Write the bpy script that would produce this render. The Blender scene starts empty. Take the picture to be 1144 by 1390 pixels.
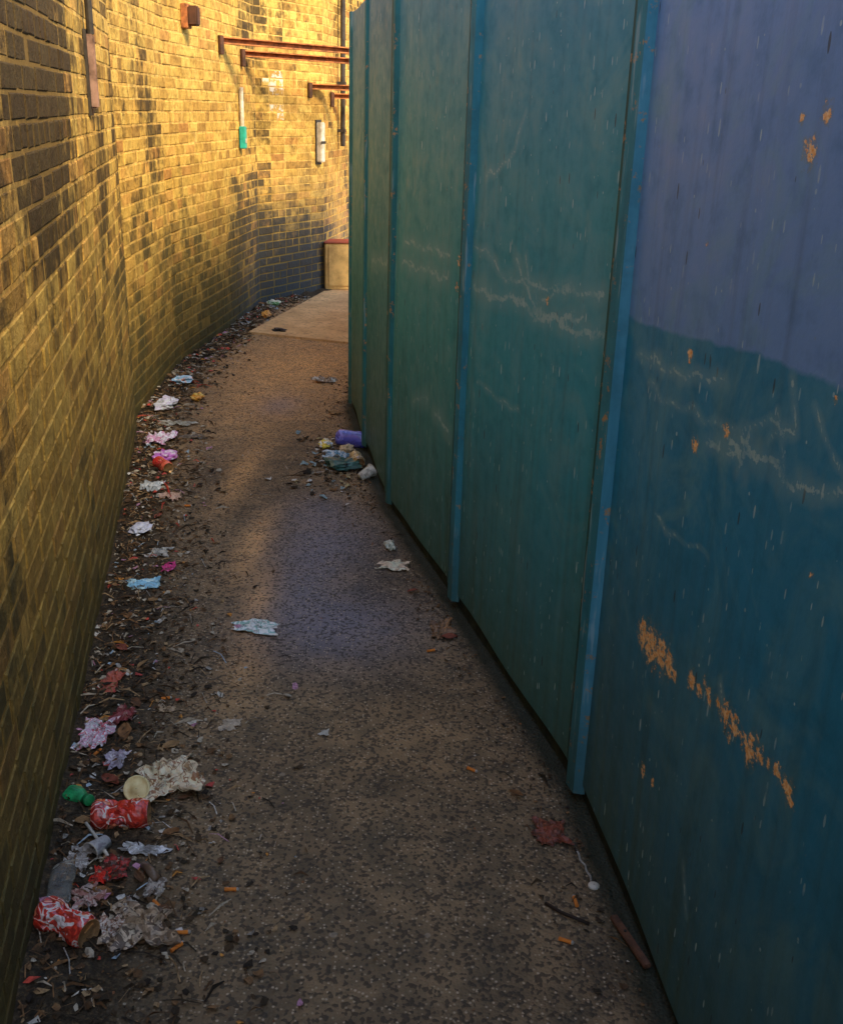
import bpy, math, random, bmesh
import numpy as np
from mathutils import Vector, Matrix, noise
random.seed(7); rng=np.random.default_rng(7)
C=bpy.context.scene.collection
# ------------------------------------------------------------ camera model
FPX=1421.0; CX,CY=572.0,695.0; PITCH=math.radians(21.0); ROLL=0.03; CH=1.55
fw=Vector((0,math.cos(PITCH),-math.sin(PITCH))); r0=Vector((1,0,0)); u0=Vector((0,math.sin(PITCH),math.cos(PITCH)))
rt=r0*math.cos(ROLL)+u0*math.sin(ROLL); up=u0*math.cos(ROLL)-r0*math.sin(ROLL)
cam=Vector((0,0,CH))
def ray(px,py): return (fw*FPX+rt*(px-CX)-up*(py-CY)).normalized()
def G(px,py,z=0.0):
    d=ray(px,py); t=(z-cam.z)/d.z; return cam+d*t
def depth(p): return (Vector(p)-cam).dot(fw)
def mpp(p): return depth(p)/FPX
cd=bpy.data.cameras.new('camera'); co=bpy.data.objects.new('camera',cd); C.objects.link(co)
m=Matrix((( rt.x,up.x,-fw.x,0),(rt.y,up.y,-fw.y,0),(rt.z,up.z,-fw.z,CH),(0,0,0,1)))
co.matrix_world=m; cd.sensor_fit='VERTICAL'; cd.sensor_height=36; cd.lens=36*FPX/1390; cd.clip_end=500; cd.clip_start=.02
bpy.context.scene.camera=co
# ------------------------------------------------------------ node helpers
def newmat(name,rough=.8,spec=.3,metal=0):
    mt=bpy.data.materials.new(name); mt.use_nodes=True; nt=mt.node_tree
    b=nt.nodes['Principled BSDF']; b.inputs['Roughness'].default_value=rough; b.inputs['Specular IOR Level'].default_value=spec; b.inputs['Metallic'].default_value=metal
    return mt,nt,b
def lk(nt,a,b): nt.links.new(a,b)
def setin(nt,s,v):
    if isinstance(v,bpy.types.NodeSocket): nt.links.new(v,s)
    else: s.default_value=v
def mixc(nt,f,a,b,mode='MIX'):
    n=nt.nodes.new('ShaderNodeMix'); n.data_type='RGBA'; n.blend_type=mode
    def c(v): return v if isinstance(v,bpy.types.NodeSocket) else (v[0],v[1],v[2],1)
    setin(nt,n.inputs[0],f); setin(nt,n.inputs[6],c(a)); setin(nt,n.inputs[7],c(b)); return n.outputs[2]
def math_(nt,op,a,b=0.0,clamp=False):
    n=nt.nodes.new('ShaderNodeMath'); n.operation=op; n.use_clamp=clamp
    setin(nt,n.inputs[0],a); setin(nt,n.inputs[1],b); return n.outputs[0]
def rng_(nt,v,a,b,c=0.0,d=1.0,smooth=False):
    n=nt.nodes.new('ShaderNodeMapRange'); n.clamp=True
    if smooth: n.interpolation_type='SMOOTHSTEP'
    setin(nt,n.inputs[0],v)
    for i,x in enumerate((a,b,c,d)): n.inputs[i+1].default_value=x
    return n.outputs[0]
def coord(nt,kind='Object',scale=(1,1,1),loc=(0,0,0)):
    t=nt.nodes.new('ShaderNodeTexCoord'); mp=nt.nodes.new('ShaderNodeMapping'); mp.inputs['Scale'].default_value=scale; mp.inputs['Location'].default_value=loc
    nt.links.new(t.outputs[kind],mp.inputs['Vector']); return mp.outputs[0]
def noi(nt,vec,scale,detail=4,rough=.55,dist=0):
    n=nt.nodes.new('ShaderNodeTexNoise'); n.inputs['Scale'].default_value=scale; n.inputs['Detail'].default_value=min(detail,4); n.inputs['Roughness'].default_value=rough; n.inputs['Distortion'].default_value=dist
    nt.links.new(vec,n.inputs['Vector']); return n.outputs['Fac']
def vorn(nt,vec,scale):
    n=nt.nodes.new('ShaderNodeTexVoronoi'); n.inputs['Scale'].default_value=scale; nt.links.new(vec,n.inputs['Vector']); s=nt.nodes.new('ShaderNodeSeparateColor'); lk(nt,n.outputs['Color'],s.inputs[0]); return n.outputs['Distance'],s.outputs[0],s.outputs[1]
def attr(nt,name,out='Fac'):
    n=nt.nodes.new('ShaderNodeAttribute'); n.attribute_name=name; return n.outputs[out]
def bump(nt,b,h,strength=.5,dist=.01):
    n=nt.nodes.new('ShaderNodeBump'); n.inputs['Strength'].default_value=strength; n.inputs['Distance'].default_value=dist
    setin(nt,n.inputs['Height'],h); nt.links.new(n.outputs[0],b.inputs['Normal'])
def ramp(nt,f,stops,interp='LINEAR'):
    n=nt.nodes.new('ShaderNodeValToRGB'); n.color_ramp.interpolation=interp
    e=n.color_ramp.elements
    while len(e)<len(stops): e.new(.5)
    for i,(p,c) in enumerate(stops): e[i].position=p; e[i].color=(c[0],c[1],c[2],1)
    setin(nt,n.inputs[0],f); return n.outputs[0]
def basecol(nt,b,v): setin(nt,b.inputs['Base Color'],v if isinstance(v,bpy.types.NodeSocket) else (v[0],v[1],v[2],1))
# ------------------------------------------------------------ object helpers
def mesh(name,V,F,mat,parent=None,smooth=False,loc=None,rot=None):
    me=bpy.data.meshes.new(name); me.from_pydata([tuple(v) for v in V],[],F); me.update()
    if smooth: me.polygons.foreach_set('use_smooth',[True]*len(me.polygons))
    o=bpy.data.objects.new(name,me); C.objects.link(o)
    if mat: me.materials.append(mat)
    if parent: o.parent=parent
    if loc is not None: o.location=loc
    if rot is not None: o.rotation_euler=rot
    return o
def fattr(o,name,vals,dom='POINT'):
    a=o.data.attributes.new(name,'FLOAT',dom); a.data.foreach_set('value',np.asarray(vals,dtype=np.float32))
def tag(o,label=None,cat=None,group=None,kind=None):
    if label: o['label']=label
    if cat: o['category']=cat
    if group: o['group']=group
    if kind: o['kind']=kind
    return o
def empty(name,label,cat,loc,rotz=0,group=None,rot=None):
    o=bpy.data.objects.new(name,None); C.objects.link(o); o.location=loc; o.rotation_euler=rot if rot else (0,0,rotz); o.empty_display_size=.05
    return tag(o,label,cat,group)
def boxVF(x0,x1,y0,y1,z0,z1,bv=0.0):
    V=[(x,y,z) for z in (z0,z1) for y in (y0,y1) for x in (x0,x1)]; F=[(0,2,3,1),(4,5,7,6),(0,1,5,4),(2,6,7,3),(0,4,6,2),(1,3,7,5)]
    if bv<=0: return V,F
    bm=bmesh.new(); vs=[bm.verts.new(v) for v in V]
    for f in F: bm.faces.new([vs[i] for i in f])
    bmesh.ops.bevel(bm,geom=bm.edges[:],offset=bv,segments=2,affect='EDGES')
    bm.verts.index_update(); V=[tuple(v.co) for v in bm.verts]; F=[tuple(v.index for v in f.verts) for f in bm.faces]; bm.free(); return V,F
def tubeVF(pts,r,n=8,cap=True):
    V=[];F=[]; pts=[Vector(p) for p in pts]
    for i,p in enumerate(pts):
        t=(pts[min(i+1,len(pts)-1)]-pts[max(i-1,0)]).normalized()
        a=t.cross(Vector((0,0,1))); 
        if a.length<.05: a=t.cross(Vector((0,1,0)))
        a.normalize(); b=t.cross(a); rr=r[i] if isinstance(r,(list,tuple)) else r
        for k in range(n):
            an=2*math.pi*k/n; V.append(p+a*rr*math.cos(an)+b*rr*math.sin(an))
    for i in range(len(pts)-1):
        for k in range(n):
            F.append((i*n+k,i*n+(k+1)%n,(i+1)*n+(k+1)%n,(i+1)*n+k))
    if cap: F.append(tuple(range(n))[::-1]); F.append(tuple((len(pts)-1)*n+k for k in range(n)))
    return V,F
def latheVF(prof,n=28):
    V=[];F=[]
    for (r,z) in prof:
        for k in range(n): a=2*math.pi*k/n; V.append((r*math.cos(a),r*math.sin(a),z))
    for i in range(len(prof)-1):
        for k in range(n): F.append((i*n+k,i*n+(k+1)%n,(i+1)*n+(k+1)%n,(i+1)*n+k))
    return V,F
def joinVF(*L):
    V=[];F=[]
    for v,f in L:
        o=len(V); V+=list(v); F+=[tuple(i+o for i in q) for q in f]
    return V,F
# ------------------------------------------------------------ plan lines
class Line:
    def __init__(s,pts):
        s.p=np.array([(p[0],p[1]) for p in pts],float); d=np.diff(s.p,axis=0); s.l=np.hypot(d[:,0],d[:,1]); s.u=np.concatenate([[0],np.cumsum(s.l)]); s.t=d/s.l[:,None]
    def at(s,u):
        i=min(max(int(np.searchsorted(s.u,u,side='right'))-1,0),len(s.l)-1); return s.p[i]+s.t[i]*(u-s.u[i]), s.t[i]
    def hit(s,px,py):
        d=ray(px,py); best=None
        for i in range(len(s.l)):
            a=s.p[i]; t=s.t[i]; det=d.x*(-t[1])+d.y*t[0]
            if abs(det)<1e-9: continue
            k=(a[0]*(-t[1])+a[1]*t[0])/det
            if k<=0: continue
            w=((d.x*k-a[0])*t[0]+(d.y*k-a[1])*t[1])
            if -1e-6<=w<=s.l[i]+1e-6 and (best is None or k<best[0]): best=(k,s.u[i]+w,cam.z+d.z*k,i)
        return best
    def dist(s,X,Y):
        D=np.full(X.shape,1e9)
        for i in range(len(s.l)):
            a=s.p[i]; t=s.t[i]; w=np.clip((X-a[0])*t[0]+(Y-a[1])*t[1],0,s.l[i]); D=np.minimum(D,np.hypot(X-a[0]-t[0]*w,Y-a[1]-t[1]*w))
        return D
g=lambda x,y,z=0:np.array(G(x,y,z)[:2])
n0=g(58,1200); n1=g(186,588); dirn=(n1-n0)/np.linalg.norm(n1-n0)
wpts=[n1-dirn*8.0,n1,n1+np.array((-.065,.014))]+[g(*q) for q in ((244,495),(308,449),(354,414))]+[g(440,394)]
e=wpts[-1]; wpts+=[e+np.array((.12,.9)),e+np.array((.24,1.6))]
WALL=Line(wpts); WH=2.62
f1=g(785,1065,.03); fb=g(882,1300,.03); fd=(fb-f1)/np.linalg.norm(fb-f1)
f2=g(617,810,.03); f3=g(528,680,.03); f5=g(476,545,.03); f4=(f3+f5)/2+np.array((-.012,0))
fpts=[f1+fd*4.2,f1+fd*2.8,f1+fd*1.4,f1,f2,f3,f4,f5,f5+np.array((.06,1.1)),f5+np.array((.22,2.2)),f5+np.array((.50,3.3))]
FEN=Line(fpts); FH=1.985
def place_wall(px,py):
    k,u,z,i=WALL.hit(px,py); p,t=WALL.at(u); n=(t[1],-t[0])
    return Vector((p[0],p[1],z)), math.atan2(n[1],n[0])-math.pi/2, u
# ------------------------------------------------------------ ground
def path_mat():
    mt,nt,b=newmat('path_asphalt',.85,.25); v=coord(nt,'Object')
    big=noi(nt,v,1.6,4,.6,.4); mid=noi(nt,v,9,4,.65); fine=noi(nt,v,70,3,.7)
    c=ramp(nt,big,[(.3,(.215,.145,.080)),(.5,(.31,.205,.108)),(.7,(.42,.275,.14))])
    c=mixc(nt,rng_(nt,mid,.35,.65),mixc(nt,1,c,(.46,.50,.54),'MULTIPLY'),c)
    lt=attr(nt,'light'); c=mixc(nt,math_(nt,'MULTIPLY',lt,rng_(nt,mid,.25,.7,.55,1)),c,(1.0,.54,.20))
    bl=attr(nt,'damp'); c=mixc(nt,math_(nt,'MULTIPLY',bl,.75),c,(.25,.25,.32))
    vd,s0,s1=vorn(nt,v,135)
    st=math_(nt,'MULTIPLY',math_(nt,'GREATER_THAN',s0,.80),math_(nt,'LESS_THAN',vd,.38))
    c=mixc(nt,math_(nt,'MULTIPLY',st,.5),c,mixc(nt,s1,(.48,.36,.22),(.85,.66,.45)))
    c=mixc(nt,math_(nt,'MULTIPLY',math_(nt,'LESS_THAN',s0,.26),.7),c,(.05,.04,.03))
    gv,g0,g1=vorn(nt,v,9)
    gum=math_(nt,'MULTIPLY',math_(nt,'GREATER_THAN',g1,.74),math_(nt,'LESS_THAN',math_(nt,'ADD',gv,math_(nt,'MULTIPLY',fine,.08)),.115))
    c=mixc(nt,math_(nt,'MULTIPLY',gum,.35),c,(.55,.45,.32))
    dkg=math_(nt,'MULTIPLY',math_(nt,'LESS_THAN',g1,.2),math_(nt,'LESS_THAN',math_(nt,'ADD',gv,math_(nt,'MULTIPLY',fine,.1)),.13)); c=mixc(nt,math_(nt,'MULTIPLY',dkg,.6),c,(.05,.04,.03))
    d=attr(nt,'dirt'); dn=rng_(nt,math_(nt,'ADD',d,math_(nt,'MULTIPLY',math_(nt,'SUBTRACT',mid,.5),.9)),.25,.75)
    dc=ramp(nt,fine,[(.3,(.018,.014,.008)),(.55,(.055,.038,.020)),(.75,(.17,.11,.05))])
    c=mixc(nt,dn,c,dc)
    dr=attr(nt,'dirt_right'); c=mixc(nt,rng_(nt,math_(nt,'ADD',dr,math_(nt,'MULTIPLY',math_(nt,'SUBTRACT',mid,.5),.5)),.35,.85),c,(.030,.032,.018))
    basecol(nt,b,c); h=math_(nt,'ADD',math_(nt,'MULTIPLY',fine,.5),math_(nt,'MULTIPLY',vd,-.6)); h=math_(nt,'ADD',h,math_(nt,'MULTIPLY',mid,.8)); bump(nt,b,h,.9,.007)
    setin(nt,b.inputs['Roughness'],rng_(nt,mid,.3,.7,.6,.95)); return mt
def gzd(x,y,d): return .030*math.exp(-d/.13)*(.6+.8*noise.noise((x*7,y*7,3)))+.006*noise.noise((x*2.1,y*2.1,0))+.003*noise.noise((x*14,y*14,5))
def gz(x,y): return gzd(x,y,float(WALL.dist(np.array([x]),np.array([y]))[0]))
def build_path():
    xs=np.arange(-2.6,1.3,.025); ys=np.arange(-.5,15.5,.028); X,Y=np.meshgrid(xs,ys); D=WALL.dist(X,Y); DF=FEN.dist(X,Y)
    Xf,Yf,Df=X.ravel(),Y.ravel(),D.ravel()
    Z=np.array([gzd(a,b,c) for a,b,c in zip(Xf,Yf,Df)])
    nx,ny=len(xs),len(ys); V=np.stack([Xf,Yf,Z],1); 
    idx=np.arange(nx*ny).reshape(ny,nx); F=np.stack([idx[:-1,:-1],idx[:-1,1:],idx[1:,1:],idx[1:,:-1]],-1).reshape(-1,4)
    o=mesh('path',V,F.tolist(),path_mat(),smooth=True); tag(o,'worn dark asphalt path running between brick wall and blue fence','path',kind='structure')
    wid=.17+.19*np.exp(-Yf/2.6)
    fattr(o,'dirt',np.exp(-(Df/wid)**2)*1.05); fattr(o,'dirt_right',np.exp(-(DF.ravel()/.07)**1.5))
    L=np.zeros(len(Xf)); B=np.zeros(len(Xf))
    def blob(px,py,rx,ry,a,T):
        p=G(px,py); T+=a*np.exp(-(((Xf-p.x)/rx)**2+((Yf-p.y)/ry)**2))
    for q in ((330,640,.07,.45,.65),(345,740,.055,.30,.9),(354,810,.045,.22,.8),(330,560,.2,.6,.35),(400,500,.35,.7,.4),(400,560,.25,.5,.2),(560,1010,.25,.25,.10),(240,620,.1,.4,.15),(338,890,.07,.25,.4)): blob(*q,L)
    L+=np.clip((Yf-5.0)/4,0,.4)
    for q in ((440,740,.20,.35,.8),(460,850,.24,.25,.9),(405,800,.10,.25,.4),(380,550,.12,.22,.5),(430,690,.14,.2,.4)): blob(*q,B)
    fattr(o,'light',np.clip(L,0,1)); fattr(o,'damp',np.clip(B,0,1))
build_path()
mt,nt,b=newmat('ground_earth',.95,.1); v=coord(nt,'Object'); basecol(nt,b,ramp(nt,noi(nt,v,.8,4),[(.3,(.05,.04,.03)),(.7,(.10,.085,.06))])); bump(nt,b,noi(nt,v,12,4),.6,.03)
tag(mesh('ground',[(-150,-150,-.06),(150,-150,-.06),(150,150,-.06),(-150,150,-.06)],[(0,1,2,3)],mt),'flat earth ground around the alley','ground',kind='structure')
mt,nt,b=newmat('worn_concrete',.9,.2); v=coord(nt,'Object'); c=ramp(nt,noi(nt,v,5,4,.65),[(.3,(.56,.33,.14)),(.7,(.85,.54,.25))]); c=mixc(nt,rng_(nt,noi(nt,v,40,4),.5,.75),c,(.32,.18,.085)); basecol(nt,b,c); bump(nt,b,noi(nt,v,60,4),.4,.004)
a0=G(338,453); a1=G(472,474); a2=G(428,404)
P_=[(a0.x,a0.y),(a1.x+.3,a1.y+.05),(1.0,a2.y+1.4),(1.4,14.5),(e[0]+.9,e[1]+3),(e[0]+.22,e[1]+1.0),(a2.x,a2.y)]
V=[(x,y,-.03) for x,y in P_]+[(x,y,.016) for x,y in P_]; n=len(P_)
F=[tuple(range(n,2*n))]+[(i,(i+1)%n,(i+1)%n+n,i+n) for i in range(n)]
tag(mesh('pavement',V,F,mt),'paler worn concrete slab at the far bend of the path','pavement',kind='structure')
# ------------------------------------------------------------ brick wall
def soot_glow_nodes(nt,v,r=None):
    big=noi(nt,v,1.3,4,.65,.8); mid=noi(nt,v,5.5,4,.65); sm=noi(nt,v,18,4,.7); st=noi(nt,coord(nt,'Object',(5,5,.9)),1,4,.6)
    soot_glow=math_(nt,'ADD',math_(nt,'MULTIPLY',big,2.2),math_(nt,'MULTIPLY',mid,1.3)); soot_glow=math_(nt,'ADD',soot_glow,math_(nt,'MULTIPLY',sm,.7)); soot_glow=math_(nt,'ADD',soot_glow,attr(nt,'grime_glow')); soot_glow=math_(nt,'ADD',soot_glow,math_(nt,'MULTIPLY',math_(nt,'SUBTRACT',st,.5),1.4))
    if r is not None: soot_glow=math_(nt,'ADD',soot_glow,math_(nt,'MULTIPLY',math_(nt,'SUBTRACT',r,.5),-.34))
    return soot_glow,big,mid,sm
def brick_mat():
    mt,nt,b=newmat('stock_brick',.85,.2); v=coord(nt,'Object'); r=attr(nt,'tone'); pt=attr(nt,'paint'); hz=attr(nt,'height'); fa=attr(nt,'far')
    c=ramp(nt,r,[(0,(.34,.19,.045)),(.12,(.46,.26,.055)),(.45,(.55,.335,.070)),(.8,(.64,.41,.095)),(.95,(.60,.32,.075)),(1,(.42,.20,.05))])
    soot_glow,big,mid,sm=soot_glow_nodes(nt,v,r); fine=noi(nt,v,55,3,.7)
    sf=rng_(nt,soot_glow,1.92,2.62,0,.95,True)
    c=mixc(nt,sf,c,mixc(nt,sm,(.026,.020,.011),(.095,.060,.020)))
    c=mixc(nt,rng_(nt,sm,.42,.68,0,.75),c,mixc(nt,1,c,(.36,.31,.24),'MULTIPLY'))
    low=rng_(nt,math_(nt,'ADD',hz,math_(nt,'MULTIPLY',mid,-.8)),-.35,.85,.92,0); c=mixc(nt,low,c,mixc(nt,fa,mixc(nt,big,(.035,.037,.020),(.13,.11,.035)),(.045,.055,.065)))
    c=mixc(nt,math_(nt,'MULTIPLY',pt,rng_(nt,sm,.48,.56,0,.7)),c,(.75,.72,.62))
    basecol(nt,b,c); bump(nt,b,math_(nt,'ADD',fine,math_(nt,'MULTIPLY',sm,1.2)),.9,.006); return mt
def mortar_mat():
    mt,nt,b=newmat('lime_mortar',.95,.1); v=coord(nt,'Object'); hz=attr(nt,'height'); fine=noi(nt,v,80,3,.7)
    soot_glow,big,mid,sm=soot_glow_nodes(nt,v)
    c=ramp(nt,mid,[(.3,(.58,.31,.065)),(.6,(.80,.50,.14))])
    c=mixc(nt,rng_(nt,soot_glow,2.15,2.85,0,.85,True),c,(.13,.08,.028))
    c=mixc(nt,rng_(nt,sm,.42,.60,0,.7),c,(.24,.15,.045))
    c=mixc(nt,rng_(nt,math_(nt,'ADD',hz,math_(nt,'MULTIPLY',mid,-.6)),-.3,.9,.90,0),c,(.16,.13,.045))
    c=mixc(nt,rng_(nt,fine,.45,.75,0,.6),c,(.14,.09,.035)); basecol(nt,b,c); bump(nt,b,fine,.7,.004); return mt
wall=empty('brick_wall','tall curving yellow brick wall with sooty bricks along left of path','wall',(0,0,0))
paintpts=[WALL.hit(*q)[1:3] for q in ((366,112),(380,106),(368,132),(380,150),(374,122))]
grime_glow_pts=[(WALL.hit(x,y)[1:3],r,a) for x,y,r,a in ((60,90,.5,.65),(20,330,.4,.3),(210,180,.28,.60),(195,300,.25,.6),(400,380,.5,.7),(330,300,.3,.35),(352,250,.15,.45),(352,330,.15,.5),(140,240,.25,.45),(300,140,.40,-.6),(240,20,.7,-1.5),(290,60,.5,-.8),(420,150,.7,-.5),(420,280,.5,.1),(280,240,.4,-.35),(90,520,.4,-.4),(60,600,.4,-.4),(250,400,.5,.3),(100,800,.4,.1),(30,30,.5,.6),(300,420,.5,.35),(60,200,.3,.3),(20,450,.25,-.3),(150,420,.3,.15),(175,60,.2,.1))]  # negative amounts paint sun glow into the wall colour, positive ones darken it
def grime_glow_at(u,z):
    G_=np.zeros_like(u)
    for (qq,r,am) in grime_glow_pts: G_+=am*np.exp(-((u-qq[0])**2+(z-qq[1])**2)/(r*r))
    G_+=.75*np.exp(-((u-WALL.u[1])/.09)**2)+.5*np.exp(-((u-WALL.u[5])/.12)**2)  # darker vertical strips at the two wall creases
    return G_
CR=.0625; BL=.19
def bricks():
    V=[];F=[];T=[];PT=[];HH=[];UU=[]
    U=WALL.u[-1]-.02; row=0; z=.0; corners=[WALL.u[1],WALL.u[2],WALL.u[5],WALL.u[6]]
    while z+CR<=WH+.001:
        hdr=row%4==3; L0=BL/2 if hdr else BL; u=BL/4 if hdr else (0 if row%2==0 else BL/2); u+=random.uniform(0,.03); z0=z+.004; z1=z+CR-.004
        while u+L0<U:
            L=L0*random.uniform(.96,1.05) if not hdr else L0
            if not hdr and random.random()<.10: L=BL/2
            for cn in corners:
                if u+.001<cn<u+L+.02: L=cn-u
            if L<.03: u+=L; continue
            a=u+.004+random.uniform(-.001,.0015); bb=u+L-.004+random.uniform(-.0015,.001)
            pa,ta=WALL.at(a); pb,_=WALL.at(bb-.0001); t=(pb-pa)/np.linalg.norm(pb-pa); nn=np.array((t[1],-t[0]))
            out=.0024+random.gauss(0,.0009); bev=.0028; s=len(V); tilt=random.gauss(0,.0006); dz=random.gauss(0,.0009)
            cs=[(pa,z0,1,1),(pb,z0,-1,1),(pb,z1,-1,-1),(pa,z1,1,-1)]
            for (p,zz,su,sz_) in cs:
                j=random.uniform(0,.005); q=p+t*su*(bev+j)+nn*(out+tilt*su); V.append((q[0],q[1],zz+dz+sz_*(bev*.8+random.uniform(0,.003))))
            for (p,zz,su,sz_) in cs: q=p+nn*(out-.0026); V.append((q[0],q[1],zz+dz))
            for (p,zz,su,sz_) in cs: q=p-nn*.02; V.append((q[0],q[1],zz+dz))
            F.append((s,s+1,s+2,s+3))
            for k in range(4):
                k2=(k+1)%4; F.append((s+4+k,s+4+k2,s+k2,s+k)); F.append((s+8+k,s+8+k2,s+4+k2,s+4+k))
            cu,cz=(a+bb)/2,(z0+z1)/2; pv=0
            for (qu,qz) in paintpts:
                if abs(cu-qu)<.06 and abs(cz-qz)<.05: pv=1
            T+= [random.random()]*12; PT+=[pv]*12; HH+=[cz]*12; UU+=[cu]*12
            u+=L
        z+=CR; row+=1
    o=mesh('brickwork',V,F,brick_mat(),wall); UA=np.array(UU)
    for n,a in (('tone',T),('paint',PT),('height',HH),('far',np.clip((UA-WALL.u[4])/.8,0,1)),('grime_glow',grime_glow_at(UA,np.array(HH)))): fattr(o,n,a)
bricks()
def strip(L,z0,z1,o0,o1,step=.3):
    us=sorted(set(list(np.arange(0,L.u[-1],step))+list(L.u))); V=[];F=[]
    for u in us:
        p,t=L.at(min(u,L.u[-1]-1e-6)); nn=np.array((t[1],-t[0]))
        a=p+nn*o0; b=p+nn*o1; V+=[(a[0],a[1],z0),(b[0],b[1],z0),(b[0],b[1],z1),(a[0],a[1],z1)]
    n=len(us)
    for i in range(n-1):
        for k in range(4): F.append((i*4+k,i*4+(k+1)%4,i*4+4+(k+1)%4,i*4+4+k))
    F+= [(0,1,2,3),tuple((n-1)*4+k for k in (3,2,1,0))]; return V,F
def mortar():
    us=sorted(set(list(np.arange(0,WALL.u[-1],.1))+list(WALL.u))); zs=np.linspace(-.06,WH,28); V=[];UU=[];ZZ=[]
    for z in zs:
        for u in us:
            p,t=WALL.at(min(u,WALL.u[-1]-1e-6)); V.append((p[0],p[1],z)); UU.append(u); ZZ.append(z)
    n=len(us); F=[(j*n+i,j*n+i+1,(j+1)*n+i+1,(j+1)*n+i) for j in range(len(zs)-1) for i in range(n-1)]
    V2,F2=strip(WALL,-.06,WH,-.22,-.004); k=len(V); V+=V2; F+=[tuple(i+k for i in f) for f in F2]; UU+=[0]*len(V2); ZZ+=[v[2] for v in V2]
    o=mesh('mortar',V,F,mortar_mat(),wall); fattr(o,'height',ZZ); fattr(o,'grime_glow',grime_glow_at(np.array(UU,float),np.array(ZZ,float)))
mortar()
mt,nt,b=newmat('coping_stone',.9,.2); v=coord(nt,'Object'); basecol(nt,b,ramp(nt,noi(nt,v,6,4),[(.3,(.22,.09,.04)),(.7,(.42,.18,.08))])); bump(nt,b,noi(nt,v,30,4),.5,.01)
mesh('coping',*strip(WALL,WH+.002,WH+.07,-.26,.035),mt,wall)
# ------------------------------------------------------------ fence
def fence_mat(tint,tint2):
    mt,nt,b=newmat('blue_painted_steel',.5,.35); t=nt.nodes.new('ShaderNodeTexCoord'); uv=t.outputs['UV']
    def sc(x,y,z=1,l=(0,0,0)):
        mp=nt.nodes.new('ShaderNodeMapping'); mp.inputs['Scale'].default_value=(x,y,z); mp.inputs['Location'].default_value=l; lk(nt,uv,mp.inputs[0]); return mp.outputs[0]
    v=sc(1,1); big=noi(nt,v,1.7,4,.6,.5); mid=noi(nt,v,14,4,.65); fine=noi(nt,v,120,3,.7); drip=noi(nt,sc(26,1.3),1,4,.6); n3=noi(nt,v,75,3,.7)
    s=nt.nodes.new('ShaderNodeSeparateXYZ'); lk(nt,uv,s.inputs[0]); hz=s.outputs[1]
    c=mixc(nt,rng_(nt,big,.3,.7),tint,tint2)
    c=mixc(nt,rng_(nt,math_(nt,'ADD',hz,math_(nt,'MULTIPLY',big,.3)),1.5,2.15,0,.5),c,(.045,.18,.40))
    rp=rng_(nt,math_(nt,'ADD',attr(nt,'repaint'),math_(nt,'MULTIPLY',math_(nt,'SUBTRACT',mid,.5),.6)),.42,.58)
    c=mixc(nt,rp,c,mixc(nt,big,(.105,.27,.60),(.17,.36,.72)))
    c=mixc(nt,rng_(nt,drip,.5,.78,0,.45),c,mixc(nt,1,c,(.45,.48,.46),'MULTIPLY'))
    c=mixc(nt,rng_(nt,mid,.5,.8,0,.5),c,mixc(nt,1,c,(.5,.55,.5),'MULTIPLY'))
    c=mixc(nt,rng_(nt,noi(nt,v,4,4,.7,1.0),.48,.72,0,.45),c,(.19,.42,.44))
    c=mixc(nt,rng_(nt,math_(nt,'ADD',hz,math_(nt,'MULTIPLY',drip,-.6)),-.3,.6,.85,0),c,(.060,.110,.066))
    def flecks(sx,sy,th,gate,loc):
        d,c0,c1=vorn(nt,sc(sx,sy,1,loc),1); return math_(nt,'MULTIPLY',math_(nt,'LESS_THAN',d,math_(nt,'MULTIPLY',c1,th)),math_(nt,'GREATER_THAN',c0,gate))
    fl=math_(nt,'MAXIMUM',flecks(38,9,.15,.5,(0,0,0)),flecks(66,17,.20,.5,(3.3,1.7,0)))
    fl=math_(nt,'MAXIMUM',fl,flecks(36,30,.12,.5,(9,2,0)))
    c=mixc(nt,math_(nt,'MULTIPLY',fl,rng_(nt,mid,.35,.65,.1,.8)),c,(.52,.72,.72))
    c=mixc(nt,math_(nt,'MULTIPLY',flecks(36,9,.15,.45,(5,5,0)),.75),c,(.03,.05,.06))
    scm=rng_(nt,math_(nt,'ADD',attr(nt,'scratch'),math_(nt,'MULTIPLY',math_(nt,'SUBTRACT',n3,.5),2.4)),.42,.56,0,.66)
    c=mixc(nt,math_(nt,'MULTIPLY',scm,rng_(nt,mid,.38,.55,.15,1)),c,(.44,.64,.62))
    smm=rng_(nt,math_(nt,'ADD',attr(nt,'smear'),math_(nt,'MULTIPLY',math_(nt,'SUBTRACT',mid,.5),1.6)),.4,1.1,0,.28); c=mixc(nt,smm,c,(.34,.54,.54))
    cv=math_(nt,'ADD',attr(nt,'chip'),math_(nt,'MULTIPLY',math_(nt,'SUBTRACT',n3,.5),2.4)); ch=rng_(nt,cv,.50,.60)
    c=mixc(nt,rng_(nt,cv,.15,.5,0,.5),c,(.24,.26,.17))
    c=mixc(nt,ch,c,mixc(nt,rng_(nt,fine,.38,.62),(.85,.38,.09),(1.0,.74,.40)))
    basecol(nt,b,c); setin(nt,b.inputs['Roughness'],math_(nt,'ADD',rng_(nt,mid,.3,.7,.42,.65),math_(nt,'MULTIPLY',ch,.3)))
    h=math_(nt,'ADD',math_(nt,'MULTIPLY',fine,.25),math_(nt,'MULTIPLY',mid,.5)); h=math_(nt,'SUBTRACT',h,math_(nt,'MULTIPLY',ch,.8)); bump(nt,b,h,.4,.003); return mt
fence=empty('steel_fence','tall blue green painted steel panel fence with scratched and chipped paint','fence',(0,0,0))
def FUV(px,py): k,u,z,i=FEN.hit(px,py); return u,z,k
chips=[]
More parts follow.
